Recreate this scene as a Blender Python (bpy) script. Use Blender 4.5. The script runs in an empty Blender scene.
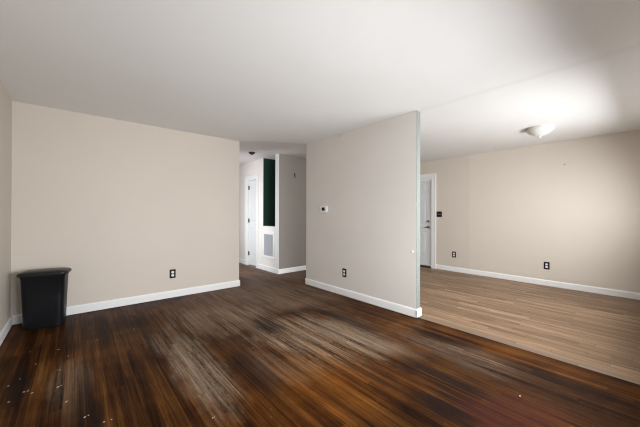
import bpy, bmesh, math, random
from mathutils import Matrix, Vector

C = bpy.context.scene.collection
SC = bpy.context.scene
R = math.radians

# ------------------------------------------------------------------ camera
YAW, PITCH, ROLL, CAMH = 0.7074, 0.0024, 0.0028, 1.2154
cam = bpy.data.cameras.new('camera')
cam.sensor_width = 36.0
cam.lens = 286.2123 / 640 * 36.0
cam.clip_start = 0.02
cam_o = bpy.data.objects.new('camera', cam)
C.objects.link(cam_o)
r0 = Vector((math.cos(YAW), -math.sin(YAW), 0))
d0 = Vector((math.sin(YAW), math.cos(YAW), 0))
z0 = Vector((0, 0, 1))
Dv = math.cos(PITCH) * d0 + math.sin(PITCH) * z0
Uv = -math.sin(PITCH) * d0 + math.cos(PITCH) * z0
Rv = math.cos(ROLL) * r0 + math.sin(ROLL) * Uv
Pv = -math.sin(ROLL) * r0 + math.cos(ROLL) * Uv
M4 = Matrix((Rv, Pv, -Dv)).transposed().to_4x4()
M4.translation = Vector((0, 0, CAMH))
cam_o.matrix_world = M4
SC.camera = cam_o

# ------------------------------------------------------------------ world, exposure, daylight
SC.view_settings.view_transform = 'Standard'
SC.view_settings.look = 'None'
SC.view_settings.gamma = 1.0
SC.view_settings.exposure = 0.0
SC.view_settings.use_curve_mapping = False
SC.cycles.max_bounces = 12
SC.cycles.diffuse_bounces = 8
SC.cycles.filter_width = 1.2

w = bpy.data.worlds.new('daylight_sky')
SC.world = w
w.use_nodes = True
w.node_tree.nodes['Background'].inputs[0].default_value = (0.80, 0.90, 1.0, 1)
w.node_tree.nodes['Background'].inputs[1].default_value = 1.0


def window_light(name, x0, x1, zlo, zhi, y, watts, tilt=0.0, col=(0.94, 0.97, 1.0), spread=180):
    """Daylight arriving at one window opening, from just outside the glass."""
    l = bpy.data.lights.new(name, 'AREA')
    l.shape = 'RECTANGLE'
    l.size, l.size_y = x1 - x0, zhi - zlo
    l.energy = watts
    l.color = col
    l.spread = R(spread)
    o = bpy.data.objects.new(name, l)
    o.location = ((x0 + x1) / 2, y, (zlo + zhi) / 2)
    o.rotation_euler = (R(90 + tilt), 0, 0)     # +90 about X sends -Z to +Y; a positive tilt looks up
    C.objects.link(o)
    return o


WIN = {1: (0.40, 2.60, 0.50, 1.56), 2: (3.20, 5.25, 1.20, 1.80)}
FY = -0.18                                       # inner face of the front wall
window_light('daylight_at_living_window', *WIN[1], FY - 0.17, 142, -20, spread=165)
window_light('daylight_at_dining_window', *WIN[2], FY - 0.17, 134, -24, spread=165)
window_light('added_hall_light', 5.35, 6.25, 0.4, 1.9, 1.55, 29).rotation_euler = (R(90), 0, R(-90))  # added lamp, out of view, to brighten the hall
bpy.data.objects['added_hall_light'].location = (1.55, 5.80, 1.15)

# ------------------------------------------------------------------ helpers: tagging


def link(o):
    C.objects.link(o)
    return o


def tag(o, label=None, cat=None, group=None, kind=None):
    if label: o['label'] = label
    if cat: o['category'] = cat
    if group: o['group'] = group
    if kind: o['kind'] = kind
    return o


def empty(name, loc=(0, 0, 0), rotz=0.0):
    o = bpy.data.objects.new(name, None)
    o.empty_display_size = 0.05
    o.location = loc
    o.rotation_euler = (0, 0, rotz)
    return link(o)


def obj(name, bm, mat, parent=None, smooth=False, loc=None):
    bmesh.ops.recalc_face_normals(bm, faces=bm.faces[:])
    me = bpy.data.meshes.new(name)
    bm.to_mesh(me)
    bm.free()
    me.materials.append(mat)
    if smooth:
        for p in me.polygons: p.use_smooth = True
        me.set_sharp_from_angle(angle=R(38))
    o = bpy.data.objects.new(name, me)
    link(o)
    if parent: o.parent = parent
    if loc: o.location = loc
    return o


def struct(name, bm, mat, parent=None, smooth=False):
    o = obj(name, bm, mat, parent, smooth)
    if parent is None: o['kind'] = 'structure'
    return o


# ------------------------------------------------------------------ helpers: shapes


def box(bm, x0, x1, y0, y1, z0_, z1, bev=0.0, seg=2):
    m = Matrix.Translation(((x0 + x1) / 2, (y0 + y1) / 2, (z0_ + z1) / 2)) @ Matrix.Diagonal((x1 - x0, y1 - y0, z1 - z0_, 1))
    t = bmesh.new()
    bmesh.ops.create_cube(t, size=1.0, matrix=m)
    if bev:
        bmesh.ops.bevel(t, geom=t.edges[:], offset=bev, segments=seg, profile=0.5, affect='EDGES')
    merge(bm, t)
    return bm


def merge(bm, t):
    me = bpy.data.meshes.new('tmp')
    t.to_mesh(me)
    t.free()
    bm.from_mesh(me)
    bpy.data.meshes.remove(me)


def rings(bm, rs, cap0=True, cap1=True):
    """Skin a list of closed rings of equal length."""
    vs = [[bm.verts.new(p) for p in r] for r in rs]
    n = len(vs[0])
    for a, b in zip(vs, vs[1:]):
        for i in range(n):
            bm.faces.new((a[i], a[(i + 1) % n], b[(i + 1) % n], b[i]))
    if cap0: bm.faces.new(vs[0][::-1])
    if cap1: bm.faces.new(vs[-1])
    return bm


def lathe(bm, prof, n=40, m=Matrix.Identity(4)):
    rs = [[m @ Vector((r * math.cos(2 * math.pi * i / n), r * math.sin(2 * math.pi * i / n), z)) for i in range(n)] for r, z in prof]
    return rings(bm, rs)


def rrect(hx, hy, r, z, n=7, ox=0, oy=0):
    pts = []
    for cx, cy, a0 in ((hx - r, hy - r, 0), (-hx + r, hy - r, 90), (-hx + r, -hy + r, 180), (hx - r, -hy + r, 270)):
        for k in range(n):
            a = R(a0 + 90 * k / (n - 1))
            pts.append(Vector((ox + cx + r * math.cos(a), oy + cy + r * math.sin(a), z)))
    return pts


def tube(bm, pts, rad, n=12):
    """Round bar along a polyline."""
    pts = [Vector(p) for p in pts]
    rs = []
    for i, p in enumerate(pts):
        d = (pts[min(i + 1, len(pts) - 1)] - pts[max(i - 1, 0)]).normalized()
        a = d.cross(Vector((0, 0, 1)))
        if a.length < 1e-3: a = d.cross(Vector((0, 1, 0)))
        a.normalize()
        b = d.cross(a)
        r = rad[i] if isinstance(rad, (list, tuple)) else rad
        rs.append([p + r * (math.cos(2 * math.pi * k / n) * a + math.sin(2 * math.pi * k / n) * b) for k in range(n)])
    return rings(bm, rs)


# ------------------------------------------------------------------ helpers: materials


class NT:
    """Small wrapper that writes node trees as expressions."""

    def __init__(self, name):
        self.mat = bpy.data.materials.new(name)
        self.mat.use_nodes = True
        self.t = self.mat.node_tree
        self.bsdf = self.t.nodes['Principled BSDF']
        self.co = self.new('ShaderNodeTexCoord').outputs['Object']

    def new(self, k, **kw):
        n = self.t.nodes.new(k)
        for a, b in kw.items(): setattr(n, a, b)
        return n

    def put(self, s, v):
        if hasattr(v, 'is_output'): self.t.links.new(v, s)
        elif isinstance(v, (tuple, list)): s.default_value = tuple(v) + ((1,) if len(v) == 3 and len(s.default_value) == 4 else ())
        else: s.default_value = v

    def m(self, op, a, b=0.0, c=0.0, clamp=False):
        n = self.new('ShaderNodeMath', operation=op, use_clamp=clamp)
        for s, v in zip(n.inputs, (a, b, c)): self.put(s, v)
        return n.outputs[0]

    def xyz(self, v):
        n = self.new('ShaderNodeSeparateXYZ')
        self.put(n.inputs[0], v)
        return n.outputs

    def vec(self, x, y, z=0.0):
        n = self.new('ShaderNodeCombineXYZ')
        for s, v in zip(n.inputs, (x, y, z)): self.put(s, v)
        return n.outputs[0]

    def white(self, v):
        n = self.new('ShaderNodeTexWhiteNoise', noise_dimensions='3D')
        self.put(n.inputs['Vector'], v)
        return n.outputs['Value']

    def noise(self, v, scale=1.0, detail=3.0, rough=0.5, dist=0.0):
        n = self.new('ShaderNodeTexNoise')
        self.put(n.inputs['Vector'], v)
        for k, q in (('Scale', scale), ('Detail', detail), ('Roughness', rough), ('Distortion', dist)): n.inputs[k].default_value = q
        return n.outputs['Fac']

    def ramp(self, f, stops, interp='LINEAR'):
        n = self.new('ShaderNodeValToRGB')
        n.color_ramp.interpolation = interp
        el = n.color_ramp.elements
        while len(el) < len(stops): el.new(0.5)
        for e, (p, c) in zip(el, stops):
            e.position = p
            e.color = (c, c, c, 1) if not isinstance(c, (tuple, list)) else tuple(c) + (1,)
        self.put(n.inputs[0], f)
        return n.outputs[0]

    def mix(self, f, a, b, mode='MIX'):
        n = self.new('ShaderNodeMix', data_type='RGBA', blend_type=mode)
        self.put(n.inputs[0], f)
        self.put(n.inputs[6], a)
        self.put(n.inputs[7], b)
        return n.outputs[2]

    def step(self, v, lo, hi):
        n = self.new('ShaderNodeMapRange', interpolation_type='SMOOTHSTEP')
        for s, q in zip(n.inputs, (v, lo, hi, 0.0, 1.0)): self.put(s, q)
        return n.outputs[0]

    def bump(self, h, strength=0.2, dist=0.002):
        n = self.new('ShaderNodeBump')
        n.inputs['Strength'].default_value = strength
        n.inputs['Distance'].default_value = dist
        self.put(n.inputs['Height'], h)
        self.put(self.bsdf.inputs['Normal'], n.outputs[0])

    def done(self, col=None, rough=None, metal=None, spec=None):
        for k, v in (('Base Color', col), ('Roughness', rough), ('Metallic', metal), ('Specular IOR Level', spec)):
            if v is not None: self.put(self.bsdf.inputs[k], v)
        return self.mat


def paint(name, col, rough=0.6, var=0.04, scale=1.3, bump=0.06, spec=0.3):
    n = NT(name)
    f = n.noise(n.co, scale, 4, 0.55)
    c = n.mix(f, tuple(q * (1 - var) for q in col), tuple(min(1, q * (1 + var)) for q in col))
    n.bump(n.noise(n.co, 140, 3, 0.6), bump, 0.001)
    return n.done(c, rough, spec=spec)


def plain(name, col, rough=0.5, metal=0.0, spec=0.5, var=0.08, scale=30):
    n = NT(name)
    f = n.noise(n.co, scale, 3, 0.5)
    c = n.mix(f, tuple(q * (1 - var) for q in col), tuple(q * (1 + var) for q in col))
    return n.done(c, n.m('MULTIPLY_ADD', f, 0.12, rough - 0.06), metal, spec)


def blobs(n, x, y, spots, wob):
    """Soft-edged patches on the floor at given places (cx, cy, rx, ry, weight)."""
    tot = None
    for cx, cy, rx, ry, wt in spots:
        dx = n.m('DIVIDE', n.m('SUBTRACT', x, cx), rx)
        dy = n.m('DIVIDE', n.m('SUBTRACT', y, cy), ry)
        d = n.m('SQRT', n.m('ADD', n.m('MULTIPLY', dx, dx), n.m('MULTIPLY', dy, dy)))
        d = n.m('ADD', d, wob)
        v = n.m('MULTIPLY', n.m('SUBTRACT', 1.0, n.step(d, 0.35, 1.25)), wt)
        tot = v if tot is None else n.m('MAXIMUM', tot, v)
    return tot


def planks(n, width, length, seed):
    s = n.xyz(n.co)
    x, y = s[0], s[1]
    u = n.m('DIVIDE', x, width)
    row = n.m('FLOOR', u)
    rr = n.white(n.vec(row, seed, 0.5))
    v = n.m('DIVIDE', n.m('ADD', y, n.m('MULTIPLY', rr, 7.3)), n.m('MULTIPLY_ADD', n.white(n.vec(row, seed, 3.5)), length * 0.6, length * 0.7))
    pl = n.m('FLOOR', v)
    pid = n.white(n.vec(row, pl, seed))
    fu = n.m('ABSOLUTE', n.m('SUBTRACT', n.m('FRACT', u), 0.5))
    fv = n.m('ABSOLUTE', n.m('SUBTRACT', n.m('FRACT', v), 0.5))
    return x, y, row, pid, fu, fv


def floor_old():
    n = NT('worn_dark_oak_strip_floor')
    x, y, row, pid, fu, fv = planks(n, 0.057, 1.5, 2.0)
    sub, add, mul = (lambda p, q: n.m('SUBTRACT', p, q)), (lambda p, q: n.m('ADD', p, q)), (lambda p, q: n.m('MULTIPLY', p, q))
    inv = lambda p: n.m('SUBTRACT', 1.0, p)
    shift = mul(pid, 40.0)
    rowr = n.white(n.vec(row, 4.0, 8.5))

    def grain(sx, sy, off, detail=5, rough=0.6, dist=0.0):
        return n.noise(n.vec(n.m('MULTIPLY_ADD', x, sx, off), mul(y, sy), off), 1.0, detail, rough, dist)
    gr = grain(48.0, 1.3, shift, 5, 0.65, 0.4)
    fine = grain(95.0, 2.4, shift, 5, 0.75)
    long_ = grain(26.0, 0.55, 4.4, 5, 0.7, 0.3)           # streaks that run on across several boards
    fleck = grain(60.0, 17.0, 9.1, 5, 0.75)
    cloud = n.noise(n.vec(x, y, 3.1), 1.5, 4, 0.6, 0.3)
    tone = add(mul(pid, 0.20), add(mul(gr, 0.55), add(mul(sub(long_, 0.5), 0.50), mul(sub(cloud, 0.43), 0.75))))
    c = n.ramp(tone, [(0.16, (0.0075, 0.0030, 0.0014)), (0.30, (0.025, 0.0088, 0.0027)), (0.44, (0.057, 0.0208, 0.0052)), (0.60, (0.100, 0.039, 0.0092)), (0.80, (0.165, 0.078, 0.0250))])
    c = n.mix(mul(n.step(fine, 0.50, 0.58), 0.48), c, n.mix(1.0, c, (0.36, 0.32, 0.30), 'MULTIPLY'))
    c = n.mix(mul(n.step(fine, 0.43, 0.36), 0.45), c, n.mix(1.0, c, (1.9, 1.8, 1.7), 'MULTIPLY'))
    # paler stretch towards the hall: traffic fading plus painted-in reflected hall light
    fade_sheen = n.step(add(y, mul(sub(cloud, 0.5), 1.6)), 2.4, 4.0)
    fade_sheen = mul(fade_sheen, n.step(add(x, mul(sub(cloud, 0.5), 1.0)), 0.7, 1.7))
    c = n.mix(mul(fade_sheen, 0.58), c, n.mix(n.step(gr, 0.3, 0.7), (0.085, 0.046, 0.028), (0.270, 0.175, 0.118)))
    wob = mul(sub(n.noise(n.vec(mul(x, 4.2), mul(y, 1.5), 7.7), 1.0, 5, 0.68), 0.5), 1.9)
    # finish scuffed through to grey wood along the walking line
    worn = blobs(n, x, y, [(1.78, 2.30, .48, .75, 1.0), (2.10, 2.10, .36, .70, .85), (1.52, 3.25, .34, .60, .85), (0.74, 2.48, .19, .80, 1.0), (0.60, 2.95, .10, .35, .6), (1.10, 3.45, .30, .55, .70), (2.3, 3.6, .65, .9, .55), (1.28, 1.95, .26, .40, .30), (-0.02, 2.75, .12, .45, .45), (2.55, 1.10, .20, .60, .50)], wob)
    st = add(mul(long_, 0.55), add(mul(gr, 0.45), mul(sub(rowr, 0.5), 0.16)))
    wm = mul(worn, n.step(add(st, mul(sub(fleck, 0.5), 0.35)), 0.30, 0.58))
    wcol = n.ramp(add(mul(fine, 0.6), mul(gr, 0.4)), [(0.32, (0.085, 0.055, 0.035)), (0.50, (0.215, 0.155, 0.108)), (0.68, (0.380, 0.300, 0.225))])
    c = n.mix(mul(wm, 0.85), c, wcol)
    # thin pale scratches where the finish has flaked along the boards
    sc = mul(mul(n.step(fleck, 0.60, 0.70), n.step(grain(120.0, 0.9, 17.0, 4, 0.6), 0.54, 0.64)), add(0.35, mul(worn, 0.65)))
    c = n.mix(mul(sc, 0.9), c, (0.34, 0.265, 0.19))
    # black water stains
    dk = blobs(n, x, y, [(2.09, 1.00, .13, .48, 1.0), (1.78, 0.84, .22, .22, 1.0), (2.76, 1.42, .20, .36, .85), (2.30, 0.85, .40, .55, .6), (2.55, 0.45, .45, .5, .7), (1.60, 2.78, .15, .30, .9), (0.05, 2.30, .08, .5, .7), (-0.1, 4.0, .6, .7, .45), (2.35, 2.2, .12, .55, .6), (1.72, 1.60, .10, .5, .65), (1.05, 1.95, .11, .6, .65), (-0.30, 2.9, .06, .4, .8), (0.10, 2.15, .05, .3, .8)], wob)
    dm = mul(dk, n.step(add(inv(st), mul(sub(rowr, 0.5), 0.40)), 0.33, 0.50))
    c = n.mix(mul(dm, 0.90), c, (0.0095, 0.0062, 0.0058))
    rd = blobs(n, x, y, [(1.98, 0.48, .36, .34, 1.0)], wob)
    c = n.mix(mul(rd, 0.65), c, n.mix(gr, (0.014, 0.0045, 0.0035), (0.065, 0.019, 0.014)))
    # amber finish where the varnish is intact
    am = blobs(n, x, y, [(1.15, 1.55, .55, .45, .8), (1.60, 1.60, .40, .50, .8), (1.30, 2.05, .22, .5, .35), (2.90, 0.85, .11, 1.5, .9)], wob)
    c = n.mix(mul(am, mul(inv(dm), 0.75)), c, n.mix(1.0, c, (1.35, 1.15, 0.80), 'MULTIPLY'))
    gap = n.m('MAXIMUM', mul(n.step(fu, 0.440, 0.482), n.m('MULTIPLY_ADD', grain(6.0, 0.9, rowr, 3), 0.9, 0.35, clamp=True)), mul(n.step(fv, 0.4978, 0.4992), 0.45))
    c = n.mix(mul(gap, 0.55), c, (0.006, 0.0035, 0.0025))
    rough = add(n.m('MULTIPLY_ADD', wm, 0.20, 0.30), mul(fine, 0.16))
    n.bump(sub(mul(fine, 0.25), gap), 0.35, 0.0015)
    return n.done(c, rough, spec=0.02)


def floor_new():
    n = NT('brown_laminate_plank_floor')
    x, y, row, pid, fu, fv = planks(n, 0.064, 0.85, 9.0)
    shift = n.m('MULTIPLY', pid, 60.0)
    gr = n.noise(n.vec(n.m('MULTIPLY_ADD', x, 42.0, shift), n.m('MULTIPLY', y, 1.6), shift), 1.0, 5, 0.65, 0.5)
    long_ = n.noise(n.vec(n.m('MULTIPLY', x, 22.0), n.m('MULTIPLY', y, 0.8), 3.0), 1.0, 4, 0.6, 0.3)
    fine = n.noise(n.vec(n.m('MULTIPLY', x, 75.0), n.m('MULTIPLY', y, 2.2), shift), 1.0, 4, 0.65)
    tone = n.m('ADD', n.m('MULTIPLY', pid, 0.16), n.m('ADD', n.m('MULTIPLY', gr, 0.44), n.m('MULTIPLY', long_, 0.40)))
    tone = n.m('MULTIPLY_ADD', tone, 1.7, -0.36, clamp=True)
    c = n.ramp(tone, [(0.20, (0.125, 0.077, 0.047)), (0.42, (0.215, 0.136, 0.082)), (0.60, (0.298, 0.196, 0.120)), (0.82, (0.410, 0.285, 0.182))])
    c = n.mix(n.m('MULTIPLY', n.step(fine, 0.48, 0.60), 0.50), c, n.mix(1.0, c, (0.58, 0.54, 0.52), 'MULTIPLY'))
    edge = n.m('SUBTRACT', 1.0, n.step(x, 3.14, 3.22))
    c = n.mix(n.m('MULTIPLY', edge, 0.6), c, (0.185, 0.140, 0.105))
    gap = n.m('MAXIMUM', n.step(fu, 0.462, 0.492), n.step(fv, 0.4975, 0.499))
    c = n.mix(n.m('MULTIPLY', gap, 0.50), c, (0.030, 0.018, 0.011))
    n.bump(n.m('SUBTRACT', n.m('MULTIPLY', fine, 0.2), gap), 0.25, 0.001)
    return n.done(c, n.m('MULTIPLY_ADD', fine, 0.12, 0.38), spec=0.12)


def wall_right_paint():
    n = NT('beige_wall_paint_with_old_seam')
    s = n.xyz(n.co)
    f = n.noise(n.co, 1.2, 4, 0.55)
    c = n.mix(f, (0.610, 0.550, 0.478), (0.650, 0.588, 0.512))
    d = n.m('ABSOLUTE', n.m('SUBTRACT', s[1], 2.50))
    seam = n.m('MULTIPLY', n.m('SUBTRACT', 1.0, n.step(d, 0.01, 0.05)), 0.35)
    c = n.mix(seam, c, (0.560, 0.505, 0.440))
    old = n.m('MULTIPLY', n.step(s[1], 2.48, 2.53), 0.5)
    c = n.mix(old, c, (0.590, 0.530, 0.460))
    n.bump(n.noise(n.co, 140, 3, 0.6), 0.06, 0.001)
    return n.done(c, 0.55, spec=0.3)


def ceiling_paint():
    n = NT('white_ceiling_paint')
    s = n.xyz(n.co)
    f = n.noise(n.co, 0.9, 5, 0.6, 0.6)
    c = n.mix(f, (0.755, 0.745, 0.728), (0.815, 0.808, 0.798))
    d = n.m('ABSOLUTE', n.m('SUBTRACT', s[0], 3.09))
    c = n.mix(n.m('MULTIPLY', n.m('SUBTRACT', 1.0, n.step(d, 0.02, 0.07)), 0.35), c, (0.70, 0.68, 0.66))
    n.bump(n.m('ADD', n.noise(n.co, 60, 4, 0.6), n.m('MULTIPLY', n.noise(n.co, 2.2, 3, 0.5), 6.0)), 0.10, 0.002)
    return n.done(c, 0.7, spec=0.2)


MAT = dict(
    wall=paint('warm_beige_wall_paint', (0.600, 0.535, 0.468)),
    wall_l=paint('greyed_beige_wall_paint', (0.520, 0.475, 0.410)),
    wall_p=paint('grey_beige_partition_paint', (0.665, 0.625, 0.580), var=0.06),
    wall_r=wall_right_paint(),
    hall=paint('pale_hall_wall_paint', (0.770, 0.725, 0.685)),
    rear=paint('shade_darkened_rear_wall_paint', (0.240, 0.214, 0.190)),  # darkened: the partition's shade is put into this wall's colour
    ceil=ceiling_paint(),
    ceil_h=paint('hall_ceiling_paint', (0.700, 0.665, 0.660)),
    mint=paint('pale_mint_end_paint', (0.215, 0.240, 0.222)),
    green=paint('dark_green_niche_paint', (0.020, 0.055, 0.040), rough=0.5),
    trim=paint('white_trim_paint', (0.800, 0.800, 0.790), rough=0.35, var=0.02, spec=0.5),
    door=paint('white_door_paint', (0.720, 0.735, 0.745), rough=0.4, var=0.02, spec=0.5),
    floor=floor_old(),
    floor2=floor_new(),
    black=plain('black_plastic', (0.006, 0.0055, 0.005), 0.45, spec=0.2),
    bin=plain('black_bin_plastic', (0.0055, 0.0055, 0.007), 0.42, spec=0.22, var=0.25, scale=8),
    lid=plain('black_lid_plastic', (0.012, 0.012, 0.012), 0.36, spec=0.3, var=0.2),
    white=plain('white_plastic', (0.82, 0.82, 0.80), 0.35, var=0.02),
    grey=plain('grey_plastic', (0.33, 0.28, 0.26), 0.4),
    dark=plain('dark_rubber', (0.015, 0.013, 0.012), 0.6),
    steel=plain('satin_nickel', (0.30, 0.28, 0.25), 0.35, 1.0),
    vent=plain('pale_grey_vent_paint', (0.42, 0.43, 0.45), 0.5, var=0.03),
    filt=plain('grey_filter_cloth', (0.22, 0.23, 0.25), 0.8),
    brass=plain('dull_metal', (0.30, 0.27, 0.23), 0.4, 1.0),
)


def glass_shade():
    n = NT('frosted_alabaster_glass')
    f = n.noise(n.co, 9, 4, 0.6, 1.2)
    c = n.mix(n.step(f, 0.35, 0.7), (0.70, 0.69, 0.67), (0.60, 0.575, 0.53))
    n.put(n.bsdf.inputs['Subsurface Weight'], 0.25)
    n.put(n.bsdf.inputs['Subsurface Radius'], (0.02, 0.02, 0.02))
    return n.done(c, 0.30, spec=0.5)


def pane():
    m = bpy.data.materials.new('window_glass')
    m.use_nodes = True
    t = m.node_tree
    t.nodes.clear()
    o = t.nodes.new('ShaderNodeOutputMaterial')
    mx = t.nodes.new('ShaderNodeMixShader')
    a = t.nodes.new('ShaderNodeBsdfTransparent')
    b = t.nodes.new('ShaderNodeBsdfGlossy')
    b.inputs['Roughness'].default_value = 0.02
    mx.inputs[0].default_value = 0.06
    t.links.new(a.outputs[0], mx.inputs[1])
    t.links.new(b.outputs[0], mx.inputs[2])
    t.links.new(mx.outputs[0], o.inputs[0])
    return m


MAT['shade'] = glass_shade()
MAT['pane'] = pane()

# ------------------------------------------------------------------ the shell
H = 2.44
XL, YA, XA = -0.529, 4.551, 2.101          # left wall, back wall, end of the back wall
XP, XP2, YPN, YPF = 3.044, 3.124, 1.817, 3.927   # partition
XR = 6.141                                 # right wall
XH, YH, YE = 3.125, 4.940, 8.2             # hall right wall, rear wall of the right room, end of the hall
SEAM = 3.078
T = 0.12


def boxes(*bs):
    bm = bmesh.new()
    for b in bs: box(bm, *b)
    return bm


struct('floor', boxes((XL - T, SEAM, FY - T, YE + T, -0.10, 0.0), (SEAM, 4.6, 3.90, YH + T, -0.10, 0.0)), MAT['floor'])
struct('floor_dining', boxes((SEAM, XR + T, FY - T, 3.90, -0.10, 0.0005), (4.6, XR + T, 3.90, YH + T, -0.10, 0.0005), (SEAM, 4.0, YH + T, YE + T, -0.10, 0.0005)), MAT['floor2'])

# ceiling of the two rooms, ending along the sagging drywall edge at the hall mouth
edge = [(XA, YA + 0.0), (2.30, 4.345), (2.52, 4.165), (2.76, 4.045), (XP + 0.01, 3.93)]


def slab(poly, za, zb):
    bm = bmesh.new()
    return rings(bm, [[(x, y, za) for x, y in poly], [(x, y, zb) for x, y in poly]])


struct('ceiling', slab([(XL - T, FY - T), (XR + T, FY - T), (XR + T, YH + T), (4.6, YH + T), (4.6, 3.93)] + edge[::-1] + [(XL - T, YA)], H, H + 0.10), MAT['ceil'])
struct('ceiling_hall', slab(edge + [(4.6, 3.93), (4.6, YH + 0.06), (4.0, YH + 0.06), (4.0, YE + T), (XA - T, YE + T), (XA - T, YA)], H - 0.002, H + 0.10), MAT['ceil_h'])

struct('wall_back', boxes((XL, XA, YA, YA + T, 0, H)), MAT['wall'])
struct('wall_hall_end', boxes((XA - T, 4.0, YE, YE + T, 0, H)), MAT['hall'])
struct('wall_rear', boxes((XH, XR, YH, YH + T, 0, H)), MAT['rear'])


def wall_with_holes(axis, a0, a1, holes, f0, f1):
    """A wall slab along one axis (x or y) between a0 and a1, with openings (b0, b1, zlo, zhi)."""
    bm = bmesh.new()
    cur = a0

    def put(b0, b1, zl, zh):
        if b1 - b0 > 1e-4 and zh - zl > 1e-4:
            if axis == 'x': box(bm, b0, b1, f0, f1, zl, zh)
            else: box(bm, f0, f1, b0, b1, zl, zh)
    for b0, b1, zl, zh in sorted(holes):
        put(cur, b0, 0, H)
        put(b0, b1, 0, zl)
        put(b0, b1, zh, H)
        cur = b1
    put(cur, a1, 0, H)
    return bm


FD0, FD1, FDH = 3.296, 4.210, 2.040        # front door opening in the right wall
HD0, HD1, HDH = 5.862, 6.330, 2.030        # hall door opening
NI0, NI1, NIZ = 5.062, 5.570, 0.955        # niche
struct('wall_left', wall_with_holes('y', FY - T, YA + T, [], XL - T, XL), MAT['wall_l'])
struct('wall_hall_left', wall_with_holes('y', YA + T, YE, [(5.35, 6.25, 0, 2.03)], XA - T, XA), MAT['hall'])  # unseen doorway added to let the hall lamp shine in
struct('wall_right', wall_with_holes('y', FY - T, YH + T, [(FD0, FD1, 0, FDH)], XR, XR + T), MAT['wall_r'])
struct('wall_front', wall_with_holes('x', XL - T, XR + T, [WIN[1], WIN[2]], FY - T, FY), MAT['wall'])
struct('wall_partition', boxes((XP, XP2, YPN + 0.002, YPF, 0, H)), MAT['wall_p'])
struct('trim_1', boxes((XP + 0.0005, XP2 - 0.0005, YPN - 0.001, YPN + 0.003, 0.0, H - 0.0005)), MAT['mint'])     # mint-painted end of the partition

# hall right wall: post, panel below the niche, door opening, run to the end of the hall
struct('wall_hall_right', wall_with_holes('y', YH + T, YE, [(NI0, NI1, NIZ, H), (HD0, HD1, 0, HDH)], XH, XH + 0.10), MAT['hall'])
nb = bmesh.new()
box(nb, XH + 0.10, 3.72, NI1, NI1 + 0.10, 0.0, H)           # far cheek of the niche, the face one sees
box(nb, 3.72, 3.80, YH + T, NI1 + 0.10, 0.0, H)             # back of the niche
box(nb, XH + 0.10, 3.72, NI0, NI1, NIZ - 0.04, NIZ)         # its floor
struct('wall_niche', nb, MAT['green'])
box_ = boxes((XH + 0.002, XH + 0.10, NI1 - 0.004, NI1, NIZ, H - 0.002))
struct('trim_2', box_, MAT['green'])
struct('trim_3', boxes((XH - 0.008, XH, YH - 0.006, NI0 - 0.004, 0.105, H - 0.003)), MAT['trim'])                # white corner post beside the niche


# ---- baseboards: a board with an eased top edge, profile extruded along a run
def baseboard(name, runs, h=0.100, t=0.014, gap=0.004, mat='trim'):
    """runs: (x0, y0, x1, y1, nx, ny): a wall line and the direction into the room."""
    bm = bmesh.new()
    prof = [(0, gap), (t, gap), (t, h - 0.016), (t * 0.72, h - 0.006), (t * 0.35, h), (0, h)]
    for x0, y0, x1, y1, nx, ny in runs:
        rings(bm, [[(x + nx * a, y + ny * a, z) for a, z in prof] for x, y in ((x0, y0), (x1, y1))])
    return struct(name, bm, MAT[mat])


baseboard('baseboard_left', [(XL, FY, XL, YA, 1, 0)])
baseboard('baseboard_back', [(XL + 0.014, YA, XA + 0.012, YA, 0, -1), (XA, YA + 0.0, XA, 5.27, 1, 0)], h=0.104)
baseboard('baseboard_right', [(XR, FY, XR, 3.182, -1, 0), (XR, 4.33, XR, YH, -1, 0)])
baseboard('baseboard_rear', [(XH + 0.004, YH, XR - 0.014, YH, 0, -1)])
baseboard('baseboard_hall', [(XH, YH - 0.012, XH, 5.772, -1, 0), (XH, 6.415, XH, YE, -1, 0)], h=0.104)
baseboard('baseboard_partition', [(XP, YPN - 0.013, XP, YPF + 0.013, -1, 0), (XP - 0.014, YPN, XP2 + 0.014, YPN, 0, -1), (XP2, YPN - 0.013, XP2, YPF + 0.013, 1, 0), (XP - 0.014, YPF, XP2 + 0.014, YPF, 0, 1)], h=0.106, gap=0.012)
baseboard('baseboard_front', [(XL + 0.014, FY, XR - 0.014, FY, 0, 1)])


# ---- door casings
def casing(name, x, y0, y1, z, wd, t=0.018):
    bm = bmesh.new()
    box(bm, x - t, x, y0 - wd, y0, 0.0, z + wd, 0.004)
    box(bm, x - t, x, y1, y1 + wd, 0.0, z + wd, 0.004)
    box(bm, x - t, x, y0 + 0.0005, y1 - 0.0005, z, z + wd, 0.004)
    # backband along the outer edge
    box(bm, x - t - 0.006, x - t + 0.001, y0 - wd, y0 - wd + 0.020, 0.0, z + wd, 0.002)
    box(bm, x - t - 0.006, x - t + 0.001, y1 + wd - 0.020, y1 + wd, 0.0, z + wd, 0.002)
    box(bm, x - t - 0.006, x - t + 0.001, y0 - wd + 0.02, y1 + wd - 0.02, z + wd - 0.020, z + wd, 0.002)
    return struct(name, bm, MAT['trim'])


def jamb(name, x0, x1, y0, y1, z, t=0.018):
    return struct(name, boxes((x0, x1, y0, y0 + t, 0, z), (x0, x1, y1 - t, y1, 0, z), (x0, x1, y0 + t, y1 - t, z - t, z)), MAT['trim'])


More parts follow.
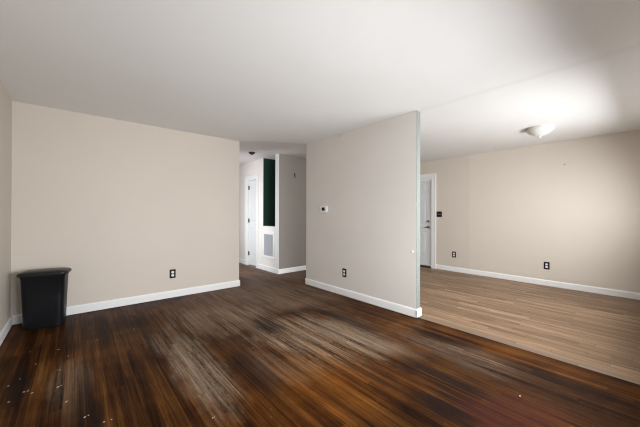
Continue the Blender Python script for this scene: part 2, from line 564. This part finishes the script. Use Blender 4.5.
casing('trim_4', XR, FD0 - 0.010, FD1 + 0.010, FDH - 0.002, 0.105)
jamb('trim_5', XR + 0.001, XR + T, FD0, FD1, FDH)
casing('trim_6', XH, HD0 - 0.004, HD1 + 0.004, HDH, 0.082)
jamb('trim_9', XA - T, XA, 5.35, 6.25, 2.03)  # lining of the added hall doorway
jamb('trim_7', XH + 0.001, XH + 0.10, HD0, HD1, HDH)
struct('trim_8', boxes((XR - 0.012, XR + T, FD0 - 0.008, FD1 + 0.008, 0.0006, 0.028)), MAT['dark'])              # dark threshold under the front door


def panel_door(w, h, panels, t=0.040, inset=0.007):
    """Door leaf: local x into the wall (0 = room face), y along the width, z up; raised panels framed by a groove."""
    bm = bmesh.new()
    box(bm, inset, t, 0, w, 0, h)
    ys = sorted(set([0, w] + [q for p in panels for q in p[:2]]))
    # stiles and rails in front of the recessed field
    cells = []
    zs = sorted(set([0, h] + [q for p in panels for q in p[2:]]))
    for a, b in zip(ys, ys[1:]):
        for c, d in zip(zs, zs[1:]):
            inside = any(p[0] <= a + 1e-6 and b <= p[1] + 1e-6 and p[2] <= c + 1e-6 and d <= p[3] + 1e-6 for p in panels)
            if not inside: cells.append((a, b, c, d))
    for a, b, c, d in cells: box(bm, 0, inset + 0.001, a, b, c, d)
    for a, b, c, d in panels:
        g = 0.022
        rings(bm, [[(inset, a + g, c + g), (inset, b - g, c + g), (inset, b - g, d - g), (inset, a + g, d - g)],
                   [(0.001, a + g + .016, c + g + .016), (0.001, b - g - .016, c + g + .016), (0.001, b - g - .016, d - g - .016), (0.001, a + g + .016, d - g - .016)]])
    return bm


# front door: six raised panels, lever and deadbolt near its right edge
DW = FD1 - FD0 - 0.046
six = []
for a, b in ((0.115, DW / 2 - 0.05), (DW / 2 + 0.05, DW - 0.115)):
    six += [(a, b, 0.20, 0.78), (a, b, 0.93, 1.55), (a, b, 1.67, 1.88)]
d1 = struct('door_1', panel_door(DW, 1.968, six), MAT['door'])
d1.location = (XR + 0.030, FD0 + 0.023, 0.040)


def rose(bm, rad, t, y, z):
    lathe(bm, [(rad, 0), (rad, t * 0.6), (rad * 0.86, t)], 28, Matrix.Translation((0, y, z)) @ Matrix.Rotation(R(-90), 4, 'Y'))


bm = bmesh.new()
rose(bm, 0.033, 0.014, 0.062, 0.885)
tube(bm, [(-0.010, 0.062, 0.885), (-0.040, 0.062, 0.885), (-0.050, 0.068, 0.885), (-0.052, 0.086, 0.884), (-0.050, 0.112, 0.881), (-0.046, 0.132, 0.876)], [0.012, 0.012, 0.012, 0.0115, 0.010, 0.008])
o = obj('door_handle', bm, MAT['steel'], d1, True)
o['label'] = 'satin metal door lever'
bm = bmesh.new()
rose(bm, 0.030, 0.022, 0.062, 1.022)
box(bm, -0.032, -0.020, 0.058, 0.066, 1.008, 1.036, 0.002)
obj('deadbolt', bm, MAT['steel'], d1, True)['label'] = 'satin metal deadbolt'

# hall door: narrow two-panel leaf standing a little open, hinged on the far jamb
HW = HD1 - HD0 - 0.044
bm = panel_door(HW, 1.992, [(0.085, HW - 0.085, 0.22, 0.86), (0.085, HW - 0.085, 1.02, 1.84)], 0.035)
for v in bm.verts: v.co.y -= HW                              # hinge line at local y = 0
d2 = struct('door_2', bm, MAT['door'])
d2.location = (XH + 0.030, HD1 - 0.022, 0.012)
d2.rotation_euler = (0, 0, R(7))
for z in (0.22, 1.00, 1.78):
    bm = bmesh.new()
    lathe(bm, [(0.0075, 0), (0.0075, 0.092), (0.004, 0.097)], 14, Matrix.Translation((-0.006, 0.004, z)))
    box(bm, -0.004, 0.000, -0.032, -0.002, z, z + 0.09)
    obj('hinge', bm, MAT['dark'], d2, True)['label'] = 'dark door hinge'

# windows in the front wall, behind the camera, where the daylight comes from
for k, (x0, x1, zl, zh) in WIN.items():
    hw, f = (x1 - x0) / 2, 0.045
    bm = bmesh.new()                             # local frame: x along the wall, +y into the room
    box(bm, -hw, hw, -0.085, -0.045, zl, zl + f); box(bm, -hw, hw, -0.085, -0.045, zh - f, zh)
    box(bm, -hw, -hw + f, -0.085, -0.045, zl + f, zh - f); box(bm, hw - f, hw, -0.085, -0.045, zl + f, zh - f)
    box(bm, -0.025, 0.025, -0.085, -0.045, zl + f, zh - f)
    wn = struct('window_%d' % k, bm, MAT['trim'])
    wn.location = ((x0 + x1) / 2, FY, 0)
    obj('window_pane', boxes((-hw + f, hw - f, -0.068, -0.064, zl + f, zh - f)), MAT['pane'], wn)
    bm = bmesh.new()
    box(bm, -hw - 0.05, hw + 0.05, 0, 0.045, zl - 0.025, zl, 0.004)
    obj('window_sill', bm, MAT['trim'], wn)

# ------------------------------------------------------------------ the bin
t = empty('trash_can', (-0.243, 4.292, 0.0), R(-11))
tag(t, 'black plastic lidded trash can standing in the left corner of the room', 'trash can')
bm = bmesh.new()
prof = [(0.1545, 0.0880, 0.048, 0.002), (0.1607, 0.0940, 0.052, 0.008), (0.1627, 0.0960, 0.053, 0.053), (0.1710, 0.1020, 0.053, 0.319), (0.1792, 0.1070, 0.052, 0.532), (0.1844, 0.1120, 0.054, 0.540), (0.1854, 0.1130, 0.054, 0.564)]
rings(bm, [rrect(a, b, r, z) for a, b, r, z in prof])
# shallow pressed panel on the front face
body = obj('body', bm, MAT['bin'], t, True)
for sx in (-1, 1):
    bm = bmesh.new()
    tube(bm, [(sx * 0.080, -0.0965, 0.09), (sx * 0.084, -0.0990, 0.20)], 0.0035, 8)
    obj('rib', bm, MAT['bin'], body, True)
bm = bmesh.new()
prof = [(0.1844, 0.1120, 0.050, 0.560), (0.2009, 0.1270, 0.058, 0.562), (0.2039, 0.1300, 0.060, 0.572), (0.2019, 0.1280, 0.060, 0.586), (0.1936, 0.1200, 0.058, 0.595), (0.1648, 0.0950, 0.050, 0.604), (0.1133, 0.0600, 0.030, 0.610)]
rings(bm, [rrect(a, b, r, z) for a, b, r, z in prof])
obj('lid', bm, MAT['lid'], t, True)

# ------------------------------------------------------------------ electrical plates on the walls
# local frame of a wall fitting: x along the wall, z up, -y out of the wall
def wall_frame(name, loc, normal):
    ang = {'-y': 0, '-x': R(-90)}[normal]
    return empty(name, loc, ang)


def capsule(w_, h_, y0, y1, x=0, z=0, n=7, r=None):
    r = r or min(w_, h_) / 2 * 0.98
    bm = bmesh.new()
    a = [(p.x + x, y0, p.y + z) for p in rrect(w_ / 2, h_ / 2, r, 0, n)]
    b = [(p.x + x, y1, p.y + z) for p in rrect(w_ / 2, h_ / 2, r, 0, n)]
    return rings(bm, [a, b])


def plate(w_, h_, t_=0.006):
    bm = bmesh.new()
    ring = lambda w2, h2, y: [(p.x, y, p.y) for p in rrect(w2 / 2, h2 / 2, 0.006, 0, 4)]
    return rings(bm, [ring(w_, h_, 0), ring(w_, h_, -t_ * 0.5), ring(w_ - 0.006, h_ - 0.006, -t_)])


def outlet():
    t = wall_frame('wall_outlet', (0, 0, 0), '-y')
    obj('cover_plate', plate(0.080, 0.126), MAT['black'], t, True)
    for s in (-1, 1):
        r_ = obj('receptacle', capsule(0.036, 0.032, -0.005, -0.0085, 0, s * 0.0225, r=0.013), MAT['white'], t, True)
        r_['label'] = 'white receptacle face'
        b = bmesh.new()
        box(b, -0.0075, -0.0055, -0.0090, -0.0080, s * 0.0225 - 0.001, s * 0.0225 + 0.007)
        box(b, 0.0055, 0.0075, -0.0090, -0.0080, s * 0.0225 - 0.001, s * 0.0225 + 0.007)
        lathe(b, [(0.0025, 0), (0.0025, 0.001)], 12, Matrix.Translation((0, -0.0080, s * 0.0225 - 0.007)) @ Matrix.Rotation(R(90), 4, 'X'))
        obj('slot', b, MAT['dark'], r_)
    b = bmesh.new()
    lathe(b, [(0.0035, 0), (0.0030, 0.0015)], 14, Matrix.Translation((0, -0.0058, 0)) @ Matrix.Rotation(R(90), 4, 'X'))
    obj('screw', b, MAT['brass'], t, True)
    return t


def copy_tree(o, parent=None):
    c = o.copy()
    C.objects.link(c)
    c.parent = parent
    for ch in list(o.children): copy_tree(ch, c)
    return c


proto = outlet()
for i, (loc, nrm, lab) in enumerate([
        ((1.078, YA, 0.345), '-y', 'black duplex outlet low on the left back wall, nearest the trash can'),
        ((XP, 2.996, 0.346), '-x', 'black duplex outlet low on the partition wall, below the thermostat'),
        ((XR, 2.780, 0.364), '-x', 'black duplex outlet on the right wall beside the front door casing, below the switch'),
        ((XR, 1.203, 0.345), '-x', 'black duplex outlet alone in the middle of the right wall')]):
    o = proto if i == 0 else copy_tree(proto)
    o.location = loc
    o.rotation_euler = (0, 0, 0 if nrm == '-y' else R(-90))
    tag(o, lab, 'outlet', 'black duplex wall outlets')

t = wall_frame('light_switch', (XR, 3.108, 1.222), '-x')
tag(t, 'black double light switch plate beside the front door casing', 'light switch')
obj('cover_plate', plate(0.120, 0.122), MAT['black'], t, True)
for s in (-1, 1):
    b = bmesh.new()
    box(b, s * 0.023 - 0.006, s * 0.023 + 0.006, -0.017, -0.004, -0.010, 0.012, 0.002)
    obj('toggle', b, MAT['grey'], t, True)['label'] = 'greyish switch toggle'

t = wall_frame('thermostat', (XP, 3.462, 1.296), '-x')
tag(t, 'small white thermostat with a black square display on the partition wall', 'thermostat')
b = bmesh.new()
ring = lambda w2, h2, y: [(p.x, y, p.y) for p in rrect(w2 / 2, h2 / 2, 0.010, 0, 5)]
rings(b, [ring(0.165, 0.104, 0), ring(0.165, 0.104, -0.010), ring(0.159, 0.098, -0.014)])
obj('housing', b, MAT['white'], t, True)
obj('display', capsule(0.066, 0.052, -0.012, -0.020, 0, 0.002, r=0.010), MAT['black'], t, True)['label'] = 'black square display'

# painted-over blank plate near the ceiling and the little round stop on the partition
t = plate(0.105, 0.075, 0.005)
o = obj('blank_plate', t, MAT['wall_p'], None, True)
o.location = (XP, 3.055, 2.378)
o.rotation_euler = (0, 0, R(-90))
tag(o, 'blank cover plate painted wall colour, high on the partition near the ceiling', 'cover plate')

b = bmesh.new()
lathe(b, [(0.013, 0), (0.013, 0.004), (0.010, 0.010), (0.005, 0.013)], 24, Matrix.Rotation(R(-90), 4, 'Y'))
o = obj('bumper', b, MAT['white'], None, True)
o.location = (XP, 1.868, 0.775)
o.name = 'wall_bumper'
tag(o, 'tiny round white stop on the partition close to its mint green end', 'wall stop')

# nail on the right wall
b = bmesh.new()
lathe(b, [(0.0025, 0), (0.0025, 0.020), (0.012, 0.021), (0.012, 0.025)], 14, Matrix.Rotation(R(-90), 4, 'Y'))
o = obj('wall_nail', b, MAT['brass'], None, True)
o.location = (XR, 0.965, 2.045)
tag(o, 'dull nail head left high on the empty right wall', 'nail')

# dark hook on the hall wall
b = bmesh.new()
tube(b, [(0, 0, 0.030), (0, -0.010, 0.030), (0, -0.013, 0.020), (0, -0.014, -0.030), (0, -0.018, -0.045), (0, -0.025, -0.044), (0, -0.027, -0.034)], 0.007, 10)
box(b, -0.012, 0.012, -0.004, 0, -0.030, 0.050, 0.002)
o = obj('wall_hook', b, MAT['dark'], None, True)
o.location = (3.515, YH, 2.035)
tag(o, 'small dark hook on the shaded hall wall right of the niche', 'hook')

# ------------------------------------------------------------------ return air grille under the niche
GZ0, GZ1, GY0, GY1 = 0.270, 0.842, 5.085, 5.575
t = empty('return_air_grille', (XH, (GY0 + GY1) / 2, (GZ0 + GZ1) / 2), R(-90))
tag(t, 'white return air grille on the hall wall below the dark green niche', 'air vent')
gw, gh = GY1 - GY0, GZ1 - GZ0
b = bmesh.new()
bd = 0.060
box(b, -gw / 2, gw / 2, -0.012, 0, gh / 2 - bd, gh / 2, 0.003)
box(b, -gw / 2, gw / 2, -0.012, 0, -gh / 2, -gh / 2 + bd, 0.003)
box(b, -gw / 2, -gw / 2 + bd, -0.012, 0, -gh / 2 + bd - .002, gh / 2 - bd + .002, 0.003)
box(b, gw / 2 - bd, gw / 2, -0.012, 0, -gh / 2 + bd - .002, gh / 2 - bd + .002, 0.003)
obj('frame', b, MAT['trim'], t, True)
obj('filter', boxes((-gw / 2 + bd - .01, gw / 2 - bd + .01, -0.003, -0.001, -gh / 2 + bd - .01, gh / 2 - bd + .01)), MAT['filt'], t)['label'] = 'grey filter behind the louvers'
b = bmesh.new()
n_l = 26
for i in range(n_l):
    z = -gh / 2 + bd + (i + 0.5) * (gh - 2 * bd) / n_l
    rings(b, [[(x, -0.003, z + 0.006), (x, -0.0045, z + 0.006), (x, -0.011, z - 0.005), (x, -0.0095, z - 0.005)] for x in (-gw / 2 + bd - .001, gw / 2 - bd + .001)])
for i in (1, 2, 3):
    x = -gw / 2 + bd + i * (gw - 2 * bd) / 4
    box(b, x - 0.006, x + 0.006, -0.0125, -0.004, -gh / 2 + bd - .001, gh / 2 - bd + .001)
obj('louver', b, MAT['vent'], t)['label'] = 'grey louvers'

# ------------------------------------------------------------------ ceiling fittings
t = empty('ceiling_light', (4.965, 1.050, H))
tag(t, 'frosted white bowl ceiling light in the right room, switched off', 'ceiling light')
b = bmesh.new()
lathe(b, [(0.145, 0), (0.150, -0.010), (0.148, -0.022), (0.135, -0.026)], 48)
obj('base', b, MAT['trim'], t, True)
b = bmesh.new()
lathe(b, [(0.158, -0.022), (0.164, -0.026), (0.160, -0.036), (0.140, -0.060), (0.110, -0.083), (0.075, -0.103), (0.040, -0.116), (0.012, -0.121)], 56)
obj('shade', b, MAT['shade'], t, True)
b = bmesh.new()
lathe(b, [(0.012, -0.119), (0.014, -0.124), (0.010, -0.131), (0.012, -0.136), (0.006, -0.144)], 20)
obj('finial', b, MAT['white'], t, True)
for a in (118,):
    b = bmesh.new()
    ca, sa = math.cos(R(a)), math.sin(R(a))
    tube(b, [(0.150 * ca, 0.150 * sa, -0.014), (0.178 * ca, 0.178 * sa, -0.020), (0.170 * ca, 0.170 * sa, -0.032)], 0.008, 10)
    obj('clip', b, MAT['brass'], t, True)['label'] = 'dull metal clip'

b = bmesh.new()
lathe(b, [(0.060, 0), (0.062, -0.010), (0.054, -0.026), (0.036, -0.036), (0.012, -0.038)], 36)
t = empty('ceiling_socket', (2.655, 5.190, H - 0.002))
tag(t, 'small black round fitting on the hall ceiling', 'ceiling fitting')
obj('base', b, MAT['dark'], t, True)
b = bmesh.new()
lathe(b, [(0.020, -0.034), (0.021, -0.046), (0.014, -0.050)], 24)
obj('hub', b, MAT['black'], t, True)

# ------------------------------------------------------------------ dried paint flecks on the old floor
rnd = random.Random(5)
b = bmesh.new()
fl = [(-0.113, 3.462, 0.012), (-0.088, 2.716, 0.018), (-0.261, 2.789, 0.014), (-0.242, 2.787, 0.010), (-0.218, 2.738, 0.015), (0.048, 2.212, 0.016), (-0.041, 2.467, 0.012), (0.132, 2.087, 0.012), (-0.237, 3.245, 0.010), (-0.043, 3.252, 0.008), (0.163, 3.484, 0.009), (0.626, 1.711, 0.010), (0.167, 2.084, 0.010), (0.475, 3.566, 0.008), (-0.356, 2.958, 0.008), (2.271, 0.587, 0.012), (-0.086, 3.001, 0.010), (-0.304, 3.026, 0.008), (-0.320, 2.703, 0.010), (0.783, 1.861, 0.006), (-0.297, 3.560, 0.007)]
for x, y, s in fl:
    for q in range(rnd.choice((1, 2, 2))):
        cx, cy = x + rnd.uniform(-1, 1) * s * 1.2 * q, y + rnd.uniform(-1, 1) * s * 1.2 * q
        k = 9
        a0 = rnd.uniform(0, 3)
        pts = []
        for i in range(k):
            a = a0 + 2 * math.pi * i / k
            rr = s * (0.30 if q else 0.5) * rnd.uniform(0.5, 1.15)
            pts.append((cx + rr * 1.1 * math.cos(a), cy + rr * 0.9 * math.sin(a)))
        rings(b, [[(px, py, 0.0002) for px, py in pts], [(cx + (px - cx) * .8, cy + (py - cy) * .8, 0.0012) for px, py in pts]])
o = obj('paint_flecks', b, plain('dried_white_paint', (0.50, 0.46, 0.41), 0.6), None)
tag(o, 'dried white paint flecks scattered on the dark wood floor', 'paint flecks', kind='stuff')
